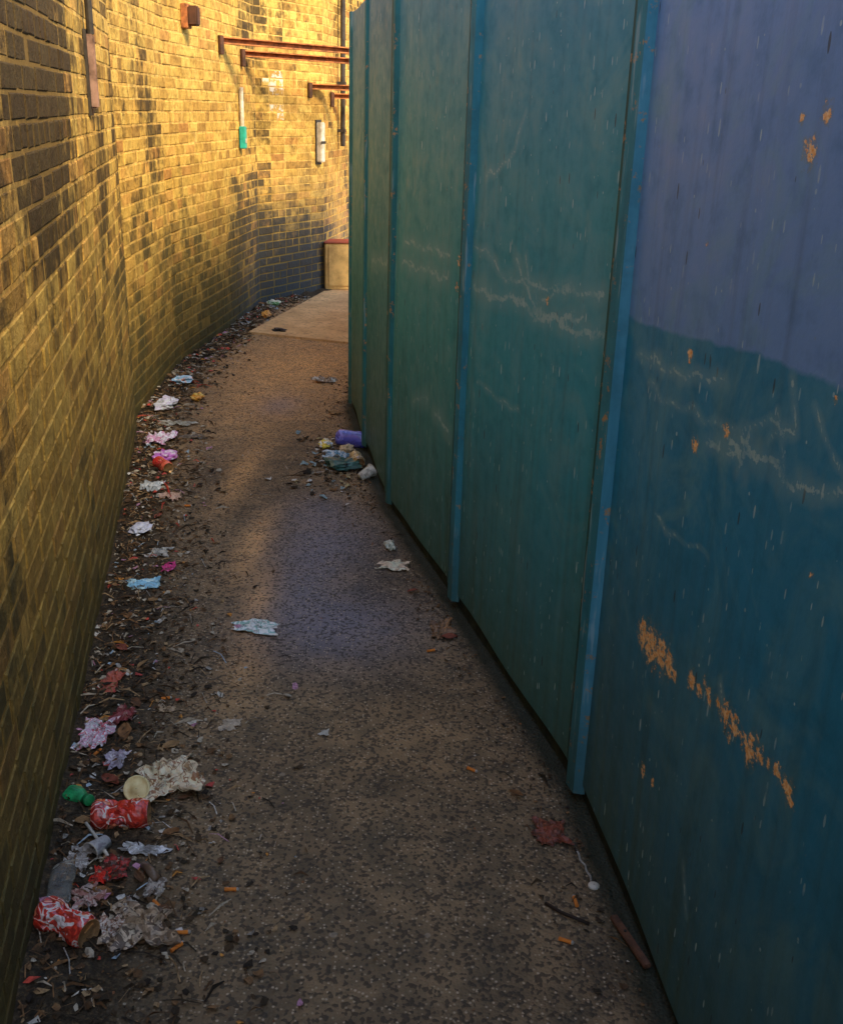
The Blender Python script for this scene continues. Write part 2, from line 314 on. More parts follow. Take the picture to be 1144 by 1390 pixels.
CP=[(874,862,22),(884,876,28),(898,888,26),(908,902,18),(938,925,14),(962,945,12),(985,968,17),(998,985,16),(1020,1018,21),(1035,1025,12),(1058,1045,12),(1072,1070,16),(945,605,11),(985,583,10),(838,490,8),(938,482,9),(1118,153,12),(1095,205,16),(1085,160,7),(625,355,7),(622,390,6),(740,408,6),(840,430,8),(872,1046,10),(885,1062,7),(1130,540,7),(1100,780,6),(960,330,5),(1010,1000,10),(948,938,10),(1045,1035,8),(975,955,9),(915,915,10),(1078,1090,8),(990,1000,7),(1030,1000,7),(955,925,7)]
for (x,y,r) in CP:
    h=FUV(x,y); chips.append((h[0],h[1],r*h[2]/FPX*1.1))
lines=[]
for pl,w in (([(862,482),(900,497),(940,512),(985,520)],2.5),([(985,585),(1010,620),(1045,640),(1090,660),(1144,672)],4.5),([(985,612),(1030,625),(1080,655),(1144,668)],3),([(995,600),(1005,640)],5),([(1005,600),(1030,630)],6),([(1015,590),(1000,650)],3),([(960,600),(1000,612)],4),([(1040,600),(1075,585),(1070,520)],2.5),([(1000,590),(1040,570),(1060,600)],2),
             ([(645,392),(690,405),(735,425),(770,445),(822,460)],4),([(655,398),(700,412),(745,436),(800,456)],2.5),([(700,348),(708,385),(722,412),(760,398),(818,395)],3),([(712,350),(716,400)],2),([(720,430),(745,440),(790,425)],4),([(640,330),(665,345),(690,385)],2),([(690,380),(760,392),(820,400)],3),
             ([(548,328),(580,338),(612,345)],3),([(546,356),(575,366),(610,378)],3.5),([(560,545),(580,540)],3),([(590,560),(608,585)],4),([(505,352),(535,360)],3),([(660,240),(700,205),(715,150)],1.5),([(1143,640),(1100,560)],2),([(930,1180),(935,1240)],2),([(980,960),(978,930)],2.5),([(880,520),(930,560),(1000,580)],1.5),([(1050,560),(1060,640)],2),([(890,700),(960,760)],1.2),([(650,520),(700,560)],1.2)):
    q=[FUV(*p) for p in pl]; lines.append(([(a[0],a[1]) for a in q],w*q[0][2]/FPX))
rb=sorted([FUV(*p)[:2] for p in ((868,438),(950,462),(1028,478),(1034,486),(1143,530))])
rbu=[a for a,_ in rb]; rbv=[b_ for _,b_ in rb]
tints=[((.018,.26,.47),(.016,.225,.40))]*3+[((.030,.33,.46),(.036,.35,.43))]+[((.038,.34,.40),(.044,.35,.38))]+[((.030,.27,.34),(.034,.27,.32))]*6
for i in range(len(FEN.l)):
    st=.007 if i in(2,3) else (.012 if i in (4,5,6) else .06)
    Lg=FEN.l[i]; nu=max(2,int(Lg/st)); nv=max(2,int((FH-.05)/st)); a=FEN.p[i]; t=FEN.t[i]; nn=np.array((-t[1],t[0]))
    us=np.linspace(0,Lg,nu); vs=np.linspace(.05,FH,nv); UU,VV=np.meshgrid(us,vs); UU=UU.ravel(); VV=VV.ravel(); ug=UU+FEN.u[i]
    edge=np.minimum(1,np.minimum(UU,Lg-UU)/.12)
    off=(.005*np.sin(UU*4.1+i)*np.sin(VV*2.3+i*2)+.003*np.sin(UU*9+VV*3+i))*edge
    X=a[0]+t[0]*UU+nn[0]*off; Y=a[1]+t[1]*UU+nn[1]*off
    idx=np.arange(nu*nv).reshape(nv,nu); F=np.stack([idx[:-1,:-1],idx[:-1,1:],idx[1:,1:],idx[1:,:-1]],-1).reshape(-1,4)
    o=mesh('fence_panel',np.stack([X,Y,VV],1),F.tolist(),fence_mat(*tints[i]),fence,smooth=True)
    uvl=o.data.uv_layers.new(name='UVMap'); li=np.empty(len(o.data.loops),dtype=np.int32); o.data.loops.foreach_get('vertex_index',li)
    uvl.data.foreach_set('uv',np.stack([ug[li],VV[li]],1).ravel().astype(np.float32))
    chv=np.zeros(len(UU)); scv=np.zeros(len(UU)); sme=np.zeros(len(UU))
    wob=.006*np.sin(ug*23+VV*17)+.004*np.sin(ug*61+1)+.003*np.sin(VV*90+ug*40)
    for (cu,cz,r) in chips: chv=np.maximum(chv,np.clip(1.25-np.hypot((ug-cu),(VV-cz))/(r*1.4),0,1))
    for pl,w in lines:
        D=Line(pl).dist(ug+wob*.5,VV+wob); scv=np.maximum(scv,np.clip(1-D/(w*1.8),0,1)); sme=np.maximum(sme,np.exp(-(D/(w*6))**2))
    fattr(o,'chip',chv-.25); fattr(o,'scratch',scv-.15); fattr(o,'smear',sme)
    rp=np.clip((VV-np.interp(ug,rbu,rbv))/.05+.5,0,1) if i==2 else np.zeros(len(UU))
    fattr(o,'repaint',rp)
    if i==2: o['label']='nearest panel with grey blue repainted top and a diagonal line of orange chips'
def ribmat(ca,cb,nm):
    mt,nt,bs=newmat(nm,.6,.25); v=coord(nt,'Object'); mid=noi(nt,coord(nt,'Object',(30,30,3)),1,4,.6); sp=noi(nt,v,26,4,.75)
    c=ramp(nt,mid,[(.3,ca),(.7,cb)]); c=mixc(nt,rng_(nt,sp,.60,.66),c,(.42,.28,.14)); c=mixc(nt,rng_(nt,noi(nt,v,9,4,.7),.45,.7,0,.5),c,tuple(x*.5 for x in ca)); c=mixc(nt,rng_(nt,noi(nt,coord(nt,'Object',(60,60,6)),1,3),.60,.68,0,.5),c,(.36,.50,.54))
    z=nt.nodes.new('ShaderNodeSeparateXYZ'); lk(nt,v,z.inputs[0]); c=mixc(nt,rng_(nt,z.outputs[2],0,.45,.7,0),c,(.05,.10,.08)); basecol(nt,bs,c); bump(nt,bs,mid,.2,.003); return mt
rib=ribmat((.026,.20,.27),(.045,.28,.36),'blue_rib_paint'); ribf=ribmat((.024,.18,.21),(.032,.23,.26),'dull_rib_paint'); ribe=ribmat((.055,.27,.38),(.10,.36,.50),'lit_rib_edge_paint'); ribg=ribmat((.035,.22,.29),(.05,.28,.36),'dull_lit_edge_paint'); ribd=ribmat((.014,.085,.085),(.022,.13,.12),'dark_seam_paint')  # edge paints are paler: sky highlight on near rib faces put into the colour
for i in range(1,len(FEN.p)-1):
    p=FEN.p[i]; t=FEN.t[i]; tb=FEN.t[i-1]; tt=(t+tb); tt/=np.linalg.norm(tt); nn=np.array((-tt[1],tt[0]))
    k_=1 if i<=3 else (.8 if i==4 else .55)
    def extr(prof,name,mat,z0,z1,mat2=None):
        V=[]; F=[]; zs=[z0]+list(np.linspace(.2,FH-.1,10))+[z1]
        for zz in zs:
            for (a,o_) in prof: q=p+tt*(a+random.uniform(-.0008,.0008))+nn*o_; V.append((q[0],q[1],zz))
        for k in range(len(zs)-1):
            for j in range(4): F.append((k*4+j,k*4+(j+1)%4,k*4+4+(j+1)%4,k*4+4+j))
        F+=[(3,2,1,0),tuple((len(zs)-1)*4+j for j in range(4))]
        o=mesh(name,V,F,mat,fence)
        if mat2:
            o.data.materials.append(mat2)
            for k in range(len(zs)-1): o.data.polygons[k*4].material_index=1
        return o
    extr([(-.034,-.004),(-.024*k_,.022*k_),(.018*k_,.026*k_),(.034,-.004)],'rib',rib if i<=4 else ribf,.025,FH+.002,ribe if i<=3 else (ribg if i==4 else None))
    if i in (3,4,5): extr([(.030,-.003),(.034,.008),(.078 if i==3 else .066,.008),(.086 if i==3 else .072,-.003)],'seam_strip',ribd,.055,FH-.004)
mt,nt,b=newmat('dark_base_rail',.9,.2); v=coord(nt,'Object'); basecol(nt,b,ramp(nt,noi(nt,v,12,4),[(.3,(.012,.016,.010)),(.7,(.045,.055,.032))])); bump(nt,b,noi(nt,v,40,4),.6,.01)
mesh('base_rail',*strip(FEN,-.03,.075,.012,.05,.5),mt,fence)
mesh('top_rail',*strip(FEN,FH-.06,FH+.0,.010,.045,.5),ribf,fence)
# ------------------------------------------------------------ fixtures
def simple(name,c1,c2=None,scale=20,rough=.7,metal=0,spec=.3,bst=.3):
    mt,nt,b=newmat(name,rough,spec,metal); v=coord(nt,'Object'); f=noi(nt,v,scale,4,.65); c2=c2 or tuple(x*.5 for x in c1)
    basecol(nt,b,ramp(nt,f,[(.35,c2),(.6,c1)])); bump(nt,b,f,bst,.003); return mt
rust=simple('rusted_steel',(.48,.17,.05),(.15,.052,.02),18,.85); dark=simple('dark_metal',(.05,.04,.03),None,20,.6)
cream=simple('cream_plastic',(.34,.20,.15),(.11,.06,.04),14,.6); white=simple('weathered_white_plastic',(.70,.64,.52),(.42,.36,.26),16,.6); teal=simple('teal_plastic',(.03,.42,.32),(.02,.26,.20),20,.5); beige=simple('beige_painted_metal',(.78,.50,.17),(.50,.30,.10),9,.6); redp=simple('faded_red_paint',(.34,.06,.03),(.2,.04,.02),15,.6); darkbrown=simple('dark_rust',(.10,.04,.02),(.04,.02,.012),18,.8)
def wallthing(name,label,cat,px,py):
    p,rz,u=place_wall(px,py); return empty(name,label,cat,p,rz),p
t,p=wallthing('conduit_box','long narrow faded pink cable box on the near end of brick wall','cable box',117,97)
mesh('box_body',*boxVF(-.022,.022,.008,.036,-.12,.12,.005),cream,t); mesh('backing_plate',*boxVF(-.042,.042,.003,.012,-.145,.135),dark,t)
mesh('conduit',*tubeVF([(0,.025,.12),(0,.025,WH-p.z-.05)],.013,10),dark,t)
t,p=wallthing('conduit_box','slim grey conduit ending in a small teal box on brick wall','cable box',325,186)
mesh('box_body',*boxVF(-.033,.033,.008,.05,-.080,.075,.005),teal,t); mesh('conduit',*tubeVF([(0,.025,.07),(0,.025,.34)],.015,10),white,t); mesh('box_label',*boxVF(-.020,.020,.051,.053,-.04,-.01),white,t)
t,p=wallthing('junction_box','tall off white box with dark edge at far bend of brick wall','cable box',431,193)
mesh('box_body',*boxVF(-.030,.030,.008,.06,-.16,.16,.006),white,t); mesh('backing_plate',*boxVF(-.040,.040,.003,.014,-.18,.18),dark,t); mesh('strap',*boxVF(-.034,.034,.061,.065,-.01,.01),dark,t)
t,p=wallthing('wall_bracket','small dark block bracket high on wall above the two long beams','bracket',248,20)
mesh('block',*boxVF(-.035,.035,.04,.10,-.06,.05,.008),darkbrown,t); mesh('mounting_plate',*boxVF(-.05,.05,.003,.04,-.075,.06,.004),rust,t)
t,p=wallthing('drain_pipe','thin dark vertical pipe on brick wall at far bend beside fence','pipe',458,195)
mesh('pipe',*tubeVF([(0,.05,-.02),(0,.05,WH-p.z-.12)],.022,10),dark,t)
for zz in (.1,.5): mesh('pipe_clip',*boxVF(-.03,.03,.003,.075,zz,zz+.025),dark,t)
beams=[(296,54,'long rusty beam from wall to fence, highest and nearest of four'),(326,72,'long rusty beam just below and behind the nearest one'),(418,117,'short rusty beam, upper of the two near the far bend'),(448,130,'shortest rusty beam, lowest and farthest of four')]
for i,(px,py,lb) in enumerate(beams):
    p,rz,u=place_wall(px,py)
    dv=Vector((1.1,1.25,0)).normalized() if i<2 else Vector((.81,.59,0)).normalized(); L=.3
    while L<2.6 and FEN.dist(np.array([p.x+dv.x*L]),np.array([p.y+dv.y*L]))[0]>.03: L+=.01
    t=empty('brace_beam',lb,'beam',p,math.atan2(dv.y,dv.x),'rusty beams bracing the fence from the wall')
    h=.022
    prof=[(-.026,-h),(.026,-h),(.026,-h+.008),(-.018,-h+.008),(-.018,h-.008),(.026,h-.008),(.026,h),(-.026,h)]
    prof=[(-a,b_) for a,b_ in prof][::-1]
    V=[(x,a,b_) for x in (0,L) for a,b_ in prof]; F=[(k,(k+1)%8,8+(k+1)%8,8+k) for k in range(8)]+[tuple(range(8))[::-1],tuple(range(8,16))]
    mesh('bar',V,F,rust,t)
    mesh('wall_plate',*boxVF(-.005,.030,-.030,.030,-.09,.028,.004),darkbrown,t)
    for zz in (-.075,-.045): mesh('bolt',*boxVF(.030,.040,-.010,.010,zz-.008,zz+.008,.003),rust,t)
p=G(457,395); t=empty('utility_box','tan metal cabinet with dull red lid at far bend of path','utility box',(p.x+.02,p.y+.12,.0),math.radians(12))
mesh('cabinet',*boxVF(-.15,.2,-.14,.14,.012,.42,.008),beige,t); mesh('lid',*boxVF(-.154,.204,-.144,.144,.422,.430,.002),redp,t); mesh('door',*boxVF(-.12,.17,-.150,-.142,.05,.39,.003),beige,t); mesh('handle',*boxVF(.10,.12,-.168,-.151,.20,.26,.003),dark,t)
def bbrick():
    mt,nt,b=newmat('distant_brick',.9,.1); v=coord(nt,'Object'); br=nt.nodes.new('ShaderNodeTexBrick'); mp=nt.nodes.new('ShaderNodeMapping'); mp.inputs['Rotation'].default_value=(math.pi/2,0,0); lk(nt,v,mp.inputs[0]); lk(nt,mp.outputs[0],br.inputs[0]); br.inputs['Scale'].default_value=4.4
    br.inputs['Color1'].default_value=(.70,.17,.04,1); br.inputs['Color2'].default_value=(.50,.11,.03,1); br.inputs['Mortar'].default_value=(.45,.18,.08,1); basecol(nt,b,br.outputs[0]); return mt
bbm=bbrick(); tile=simple('roof_tile',(.20,.09,.05),(.1,.05,.03),6)
t=empty('brick_building','orange red brick building rising behind the far end of the wall','building',(0,19,0))
mesh('wall',*boxVF(-7,6,0,5,-.05,6),bbm,t)
mesh('roof',[(-7.3,-.3,5.95),(6.3,-.3,5.95),(6.3,2.5,8),(-7.3,2.5,8),(6.3,5.3,5.95),(-7.3,5.3,5.95)],[(0,1,2,3),(3,2,4,5),(0,3,5),(1,4,2),(0,5,4,1)],tile,t)
for x in (-5,-2.8,1.3,3.8):
    w=mesh('window',*boxVF(x,x+1.1,-.05,-.002,3.4,4.9,.01),white,t); mesh('pane',*boxVF(x+.1,x+1.0,-.06,-.052,3.5,4.8),dark,w)
t=empty('shade_building','unseen brick block added beyond the fence to shade the near wall','building',(1.6,-7,0))  # invented building out of view, placed to cast shade on the near wall
mesh('wall',*boxVF(0,4.5,0,8.9,-.05,4.1),bbm,t)
mesh('roof',[(-.15,-.15,4.05),(4.65,-.15,4.05),(4.65,9.05,4.05),(-.15,9.05,4.05),(2.25,-.15,5.1),(2.25,9.05,5.1)],[(0,1,4),(3,5,2),(0,4,5,3),(1,2,5,4),(0,3,2,1)],tile,t)
# ------------------------------------------------------------ litter
def lmat(name,cols,scale=30,rough=.5,spec=.4,dirty=.75):
    mt,nt,b=newmat(name,rough,spec); v=coord(nt,'Object',loc=(random.uniform(0,9),random.uniform(0,9),0)); f=noi(nt,v,scale,2,.5,.8)
    n=len(cols); basecol(nt,b,mixc(nt,rng_(nt,noi(nt,v,45,3,.7),.48,.70,0,dirty),ramp(nt,f,[(.36+.28*i/max(1,n-1) if i else 0,c) for i,c in enumerate(cols)],'CONSTANT'),(.06,.045,.03)))
    bump(nt,b,noi(nt,v,50,3,.6),.4,.003); return mt
def crumpleVF(w,l,h,seed,res=17):
    V=[];s=seed*3.7
    for j in range(res):
        for i in range(res):
            x=(i/(res-1)-.5); y=(j/(res-1)-.5); ang=math.atan2(y,x); k=1+.6*noise.noise((math.cos(ang)*1.6,math.sin(ang)*1.6,s))+.3*noise.noise((math.cos(ang)*4,math.sin(ang)*4,s))
            dx=.14*noise.noise((x*5,y*5,s+9)); dy=.14*noise.noise((x*5,y*5,s+19))
            zz=abs(noise.noise((x*2.6,y*2.6,s+2)))*1.1+abs(noise.noise((x*7,y*7,s+5)))*.7+abs(noise.noise((x*15,y*15,s+7)))*.35
            V.append(((x+dx)*w*k,(y+dy)*l*k,zz*h+.002))
    F=[]
    for j in range(res-1):
        for i in range(res-1):
            a=j*res+i
            if (i+j)%2: F+=[(a,a+1,a+res+1),(a,a+res+1,a+res)]
            else: F+=[(a,a+1,a+res),(a+1,a+res+1,a+res)]
    return V,F
def lumpVF(w,l,h,seed,sub=3):
    bm=bmesh.new(); bmesh.ops.create_icosphere(bm,subdivisions=sub,radius=1); s=seed*2.3; V=[]
    for q in bm.verts:
        c=q.co; k=1+.5*noise.noise((c.x*1.5,c.y*1.5,c.z*1.5+s))-.55*abs(noise.noise((c.x*3.5+s,c.y*3.5,c.z*3.5)))-.3*abs(noise.noise((c.x*8,c.y*8+s,c.z*8)))
        V.append((c.x*w/2*k,c.y*l/2*k,max(.001,h*.42+c.z*h*.5*k)))
    F=[tuple(x.index for x in f.verts) for f in bm.faces]; bm.free(); return V,F
def P(px,py,dz=0):
    q=G(px,py,.012); return (q.x,q.y,max(gz(q.x,q.y),-.002)+dz)
def sz(px,py): return mpp(G(px,py))
WP=(.80,.78,.74)
def wrapper(px,py,wpx,lpx,h,label,cols,seed,name='crumpled_wrapper',cat='wrapper',rot=0,scale=30,lump=False,rough=.42):
    s=sz(px,py); p=P(px,py); up_=1/max(.3,abs(ray(px,py).z))
    w=wpx*s; l=lpx*s*min(up_,2.2)
    V,F=(lumpVF if lump else crumpleVF)(w,l,h*(1 if lump or py<700 else .8),seed)
    cols=[tuple(min(.85,x*1.15) for x in c) for c in cols]
    o=mesh(name,V,F,lmat(name+'_surface',cols,scale/ max(.4,min(2,w/.08)),rough,dirty=.5 if py<800 else .7),loc=p,rot=(0,0,rot)); return tag(o,label,cat)
def can(px,py,ang,label,cols,crush,scl=1.0,roll=0):
    p=P(px,py,.026*scl*(1-crush*.4)); t=empty('drink_can',label,'can',p,rot=(math.pi/2+.0,roll,ang))
    prof=[(.0255,-.0600),(.0275,-.058),(.033,-.050),(.0333,-.02),(.0333,.01),(.0333,.035),(.031,.046),(.0265,.055),(.0262,.058)]
    dense=[]
    for (a,b_),(c_,d_) in zip(prof[:-1],prof[1:]):
        for k in range(5): dense.append((a+(c_-a)*k/5,b_+(d_-b_)*k/5))
    dense.append(prof[-1])
    def cr(v):
        x,y,z=v; a=math.atan2(y,x); w=math.exp(-(z/.035)**2)
        k=1-crush*w*(.30+.7*abs(noise.noise((math.cos(a)*2.2,math.sin(a)*2.2,z*40+ang*7))))-crush*.35*abs(noise.noise((math.cos(a)*4,math.sin(a)*4,z*90)))*w
        return (x*k*scl,y*(k if k>.8 else k*.9)*scl,(z*(1-crush*.12)+crush*.012*math.sin(a*1.0+ang)*w)*scl)
    V,F=latheVF(dense,36); V=[cr(v) for v in V]; mesh('can_body',V,F,lmat('can_print',cols,18,.22,.8,.6),t,smooth=crush<.2)
    gold=simple('can_metal',(.80,.50,.24),(.45,.27,.12),30,.3,.6)
    V,F=latheVF([(.0262,.058),(.0245,.0585),(.0235,.052),(.001,.052)],28); V=[cr(v) for v in V]; mesh('can_top',V,F,gold,t,smooth=True)
    V,F=latheVF([(.001,-.050),(.018,-.053),(.0235,-.060),(.0255,-.060)],28); V=[cr(v) for v in V]; mesh('can_base',V,F,gold,t,smooth=True)
    V,F=boxVF(-.006,.006,-.004,.018,.0525,.0545,.0008); mesh('pull_tab',[cr(v) for v in V],F,gold,t)
    return t
RED=[(.74,.05,.025),(.80,.06,.03),(.45,.03,.02),(.74,.07,.04),(.85,.70,.62),(.78,.05,.03),(.30,.02,.015),(.82,.25,.12)]
can(166,1112,math.radians(97),'crushed red drink can with gold end lying below big patterned wrapper',RED,.42,1.12,.4)
can(92,1262,math.radians(62),'crushed red and white can nearest the camera against the brick wall',RED,.62,1.12,1.2)
can(222,636,math.radians(40),'small red can beside purple bag along the brick wall',[(.7,.04,.03),(.8,.15,.08),(.6,.03,.03)],.3,.95,2)
can(485,627,math.radians(15),'dull gold can lying in the litter heap against the fence',[(.5,.36,.18),(.68,.56,.36),(.4,.26,.12)],.2,.95,2)
can(478,601,math.radians(75),'violet blue can at the back of litter heap against the fence',[(.12,.12,.55),(.24,.22,.7),(.09,.08,.38)],.1,1.3,1)
W=wrapper
BR=[(.76,.60,.40),(.82,.68,.48),(.34,.17,.08),(.78,.64,.44),(.45,.28,.14)]
W(226,1060,76,52,.045,'large crumpled cream and brown patterned wrapper above the red can',BR,1,rot=.4,scale=60)
W(196,1256,78,56,.034,'crumpled dull brown wrapper near the bottom edge beside wall litter',[(.26,.18,.11),(.46,.34,.22),(.12,.08,.05),(.58,.47,.33)],2,rot=.1,scale=50)
W(131,1000,38,34,.030,'pink and white crumpled wrapper against foot of near wall',[(.66,.42,.50),WP,(.62,.14,.18),(.6,.55,.6)],3,scale=50)
W(150,928,22,24,.012,'small dull red scrap against foot of wall',[(.42,.09,.05),(.52,.14,.08)],4,'paper_scrap','scrap')
W(345,849,58,14,.014,'flattened white and teal tissue alone in middle of the path',[(.82,.80,.70),(.30,.50,.44),(.84,.80,.72),(.45,.5,.48)],5,'tissue','tissue',rot=-.15,scale=60)
W(190,794,46,12,.016,'flat pale blue wrapper beside the brick wall',[(.25,.52,.68),(.5,.72,.8),(.12,.3,.45)],6,rot=.1)
W(192,721,30,22,.030,'crumpled white tissue against foot of brick wall',[(.66,.66,.74),(.78,.78,.82),(.45,.47,.6)],7,'tissue','tissue',lump=True)
W(232,674,24,12,.022,'pale tan paper scrap below the red straw',[(.5,.33,.25),(.62,.5,.4)],8,'paper_scrap','scrap')
W(205,662,24,16,.018,'grey and white torn scrap left of the red straw',[(.45,.48,.47),(.70,.70,.66),(.2,.26,.27)],9,'paper_scrap','scrap')
W(224,624,34,20,.055,'purple pink plastic bag crumpled against the brick wall',[(.56,.16,.56),(.68,.34,.66),(.76,.66,.76),(.45,.08,.33)],10,'plastic_bag','bag',lump=True)
W(215,599,30,20,.035,'white and lilac crumpled paper behind the purple bag',[(.76,.68,.76),(.6,.3,.45),(.8,.78,.8)],11,'crumpled_paper','paper')
W(228,552,34,24,.060,'large crumpled white and lilac bag along the wall',[(.72,.64,.80),(.82,.8,.84),(.48,.36,.6)],12,'plastic_bag','bag',lump=True)
W(248,520,30,16,.050,'farthest blue and white crumpled wrapper along the wall',[(.35,.55,.66),(.8,.8,.77),(.6,.25,.15),(.2,.3,.4)],13,lump=True)
W(268,541,18,14,.040,'bright orange crumpled packet right of the lilac bag',[(.82,.32,.04),(.85,.48,.1),(.5,.3,.1)],14,'crisp_packet','packet',lump=True)
W(240,575,44,8,.020,'grey folded card scrap below the lilac bag',[(.36,.34,.28),(.52,.50,.42)],15,'card_scrap','scrap')
W(261,591,34,8,.010,'flat dark tan card lying out on path below lilac bag',[(.13,.10,.07),(.26,.2,.13)],16,'card_scrap','scrap')
W(215,749,28,14,.018,'mottled grey scrap below white tissue near wall',[(.3,.3,.27),(.5,.48,.42),(.15,.13,.1)],17,'paper_scrap','scrap')
W(229,768,14,12,.018,'tiny magenta scrap near the brick wall',[(.65,.06,.24),(.7,.2,.37)],18,'paper_scrap','scrap')
W(362,429,14,12,.06,'round orange packet by the wall at the far bend',[(.72,.32,.06),(.75,.48,.15)],19,'crisp_packet','packet',lump=True)
W(372,414,22,8,.05,'white and green scrap at the far bend behind orange packet',[(.65,.6,.45),(.2,.4,.15),(.76,.74,.66)],20,'paper_scrap','scrap',lump=True)
W(379,450,22,7,.045,'flat black lump on the path at the near edge of pavement',[(.015,.015,.017),(.03,.03,.03)],21,'rubber_lump','lump',lump=True)
W(465,632,54,20,.05,'dark green plastic bag under the cans against the fence',[(.03,.10,.08),(.06,.15,.12),(.02,.05,.05)],22,'plastic_bag','bag',lump=True)
W(443,604,20,14,.045,'yellow and white packet left of the violet can',[(.75,.58,.08),WP,(.3,.45,.25)],23,'crisp_packet','packet',lump=True)
W(458,617,32,12,.03,'torn white and blue paper in front of yellow packet',[(.6,.66,.68),(.15,.3,.4),(.78,.78,.74)],24,'crumpled_paper','paper')
W(472,612,20,12,.05,'tan crumpled paper wedged between gold can and violet can',[(.5,.38,.22),(.62,.5,.32)],41,'crumpled_paper','paper',lump=True)
W(441,516,30,10,.03,'white scraps of paper beside fence beyond the litter heap',[(.68,.6,.5),(.3,.22,.15),(.8,.75,.66)],25,'crumpled_paper','paper')
W(529,741,18,14,.035,'small upright white crumpled paper near the fence',[(.68,.68,.56),(.45,.45,.35),(.78,.76,.66)],26,'crumpled_paper','paper',lump=True)
W(535,765,42,14,.018,'flat beige paper near fence just below the white crumple',[(.70,.56,.4),(.8,.7,.52),(.45,.33,.22)],27,'crumpled_paper','paper')
W(598,852,26,20,.016,'brown curled leaf close to the fence base',[(.22,.12,.06),(.32,.18,.09)],28,'dry_leaf','leaf')
W(745,1126,40,30,.012,'dark red brown leaf mush at the fence foot',[(.24,.06,.03),(.14,.04,.02),(.28,.09,.05)],29,'dry_leaf','leaf')
W(155,1182,36,26,.025,'torn dark red foil scrap between can and brown wrapper',[(.42,.05,.04),(.12,.05,.035),(.6,.3,.25)],30,'foil_scrap','scrap')
W(196,1152,50,12,.016,'long white torn paper strip just below red can',[WP,(.5,.5,.48),(.75,.74,.7)],31,'paper_strip','paper',rot=-.15)
W(108,1168,30,28,.014,'grey white torn scrap at wall foot below red can',[(.3,.26,.22),(.56,.52,.46),(.13,.10,.08)],33,'paper_scrap','scrap',scale=50)
W(312,980,24,12,.006,'small pale flake of paper left of path middle',[(.42,.34,.24),(.55,.46,.35)],34,'paper_flake','scrap')
W(440,990,12,8,.005,'tiny pale flake in the middle of the path',[(.5,.46,.38),(.6,.56,.46)],35,'paper_flake','scrap')
W(118,1222,42,26,.018,'pink brown torn scrap beside the nearest crushed can',[(.4,.2,.16),(.5,.38,.32),(.15,.08,.06)],36,'paper_scrap','scrap',rot=.6,scale=50)
W(160,1030,26,20,.02,'grey lilac crumpled scrap above the cream plastic lid',[(.4,.34,.4),(.6,.55,.58),(.2,.14,.12)],37,'paper_scrap','scrap')
W(210,1205,30,18,.02,'cloudy torn plastic film above the dull brown wrapper',[(.45,.40,.34),(.22,.17,.13),(.55,.50,.44)],38,'plastic_scrap','scrap',rot=.5)
W(150,1258,32,26,.022,'white and brown torn wrapper between nearest can and brown wrapper',[(.62,.54,.45),(.3,.16,.1),(.7,.64,.56)],39,rot=1.1,scale=50)
W(225,960,20,10,.01,'thin tan card flake beside cigarette butt left of path',[(.4,.28,.16),(.5,.38,.24)],40,'card_scrap','scrap')
W(168,975,22,20,.03,'dark maroon scrap between wall and the brown leaf',[(.28,.06,.06),(.4,.2,.16)],42,'paper_scrap','scrap')
W(135,1195,22,16,.02,'small bright red scrap between foil and nearest can',[(.72,.05,.03),(.5,.04,.03)],43,'paper_scrap','scrap')
W(178,1225,22,14,.016,'silvery torn wrapper corner above dull brown wrapper',[(.58,.54,.48),(.3,.26,.22),(.5,.2,.15)],44,'foil_scrap','scrap')
q0=P(187,1082,.034); t=empty('tub_lid','round cream plastic lid leaning on the big patterned wrapper','lid',q0,rot=(math.radians(48),math.radians(-14),.2))
V,F=latheVF([(.001,.007),(.012,.007),(.014,.004),(.027,.004),(.029,.007),(.031,.005),(.031,-.006),(.029,-.006)],32); mesh('lid_disc',V,F,simple('cream_lid',(.95,.82,.42),(.80,.62,.26),40,.4),t,smooth=True)
p=P(108,1086,.004); t=empty('bottle_piece','crushed green plastic bottle neck against wall above the red can','bottle piece',p,rot=(math.radians(80),0,.9))
gm=simple('green_plastic',(.03,.40,.13),(.02,.18,.06),40,.4)
V,F=latheVF([(.011,.035),(.011,.022),(.014,.018),(.022,.004),(.026,-.012),(.024,-.03)],24); V=[(x*(1+.3*noise.noise((x*60,y*60,z*60))),y*(.7+.3*noise.noise((z*50,x*50,1))),z) for x,y,z in V]; mesh('neck',V,F,gm,t)
mesh('cap',*latheVF([(.001,.046),(.013,.046),(.0135,.044),(.0135,.031),(.012,.031)],24),gm,t,smooth=True)
mt,nt,b=newmat('clear_plastic',.15,.5); b.inputs['Transmission Weight'].default_value=.9; b.inputs['IOR'].default_value=1.12; basecol(nt,b,(.85,.83,.75)); bump(nt,b,noi(nt,coord(nt,'Object'),45,3),.6,.004)
p=P(84,1222,.026); t=empty('plastic_bottle','small clear plastic bottle lying along wall behind nearest can','bottle',p,rot=(math.radians(90),0,math.radians(12)))
V,F=latheVF([(.001,-.07),(.022,-.072),(.027,-.06),(.028,-.04),(.026,-.03),(.028,-.02),(.028,.02),(.026,.03),(.02,.048),(.012,.06),(.011,.07)],28); V=[(x*(1-.4*abs(noise.noise((x*40,z*30,2)))),y*(.6+.3*noise.noise((z*35,x*30,1))),z) for x,y,z in V]
mesh('bottle_body',V,F,mt,t); mesh('cap',*latheVF([(.001,.082),(.0125,.082),(.013,.08),(.013,.068),(.011,.068)],20),white,t,smooth=True)
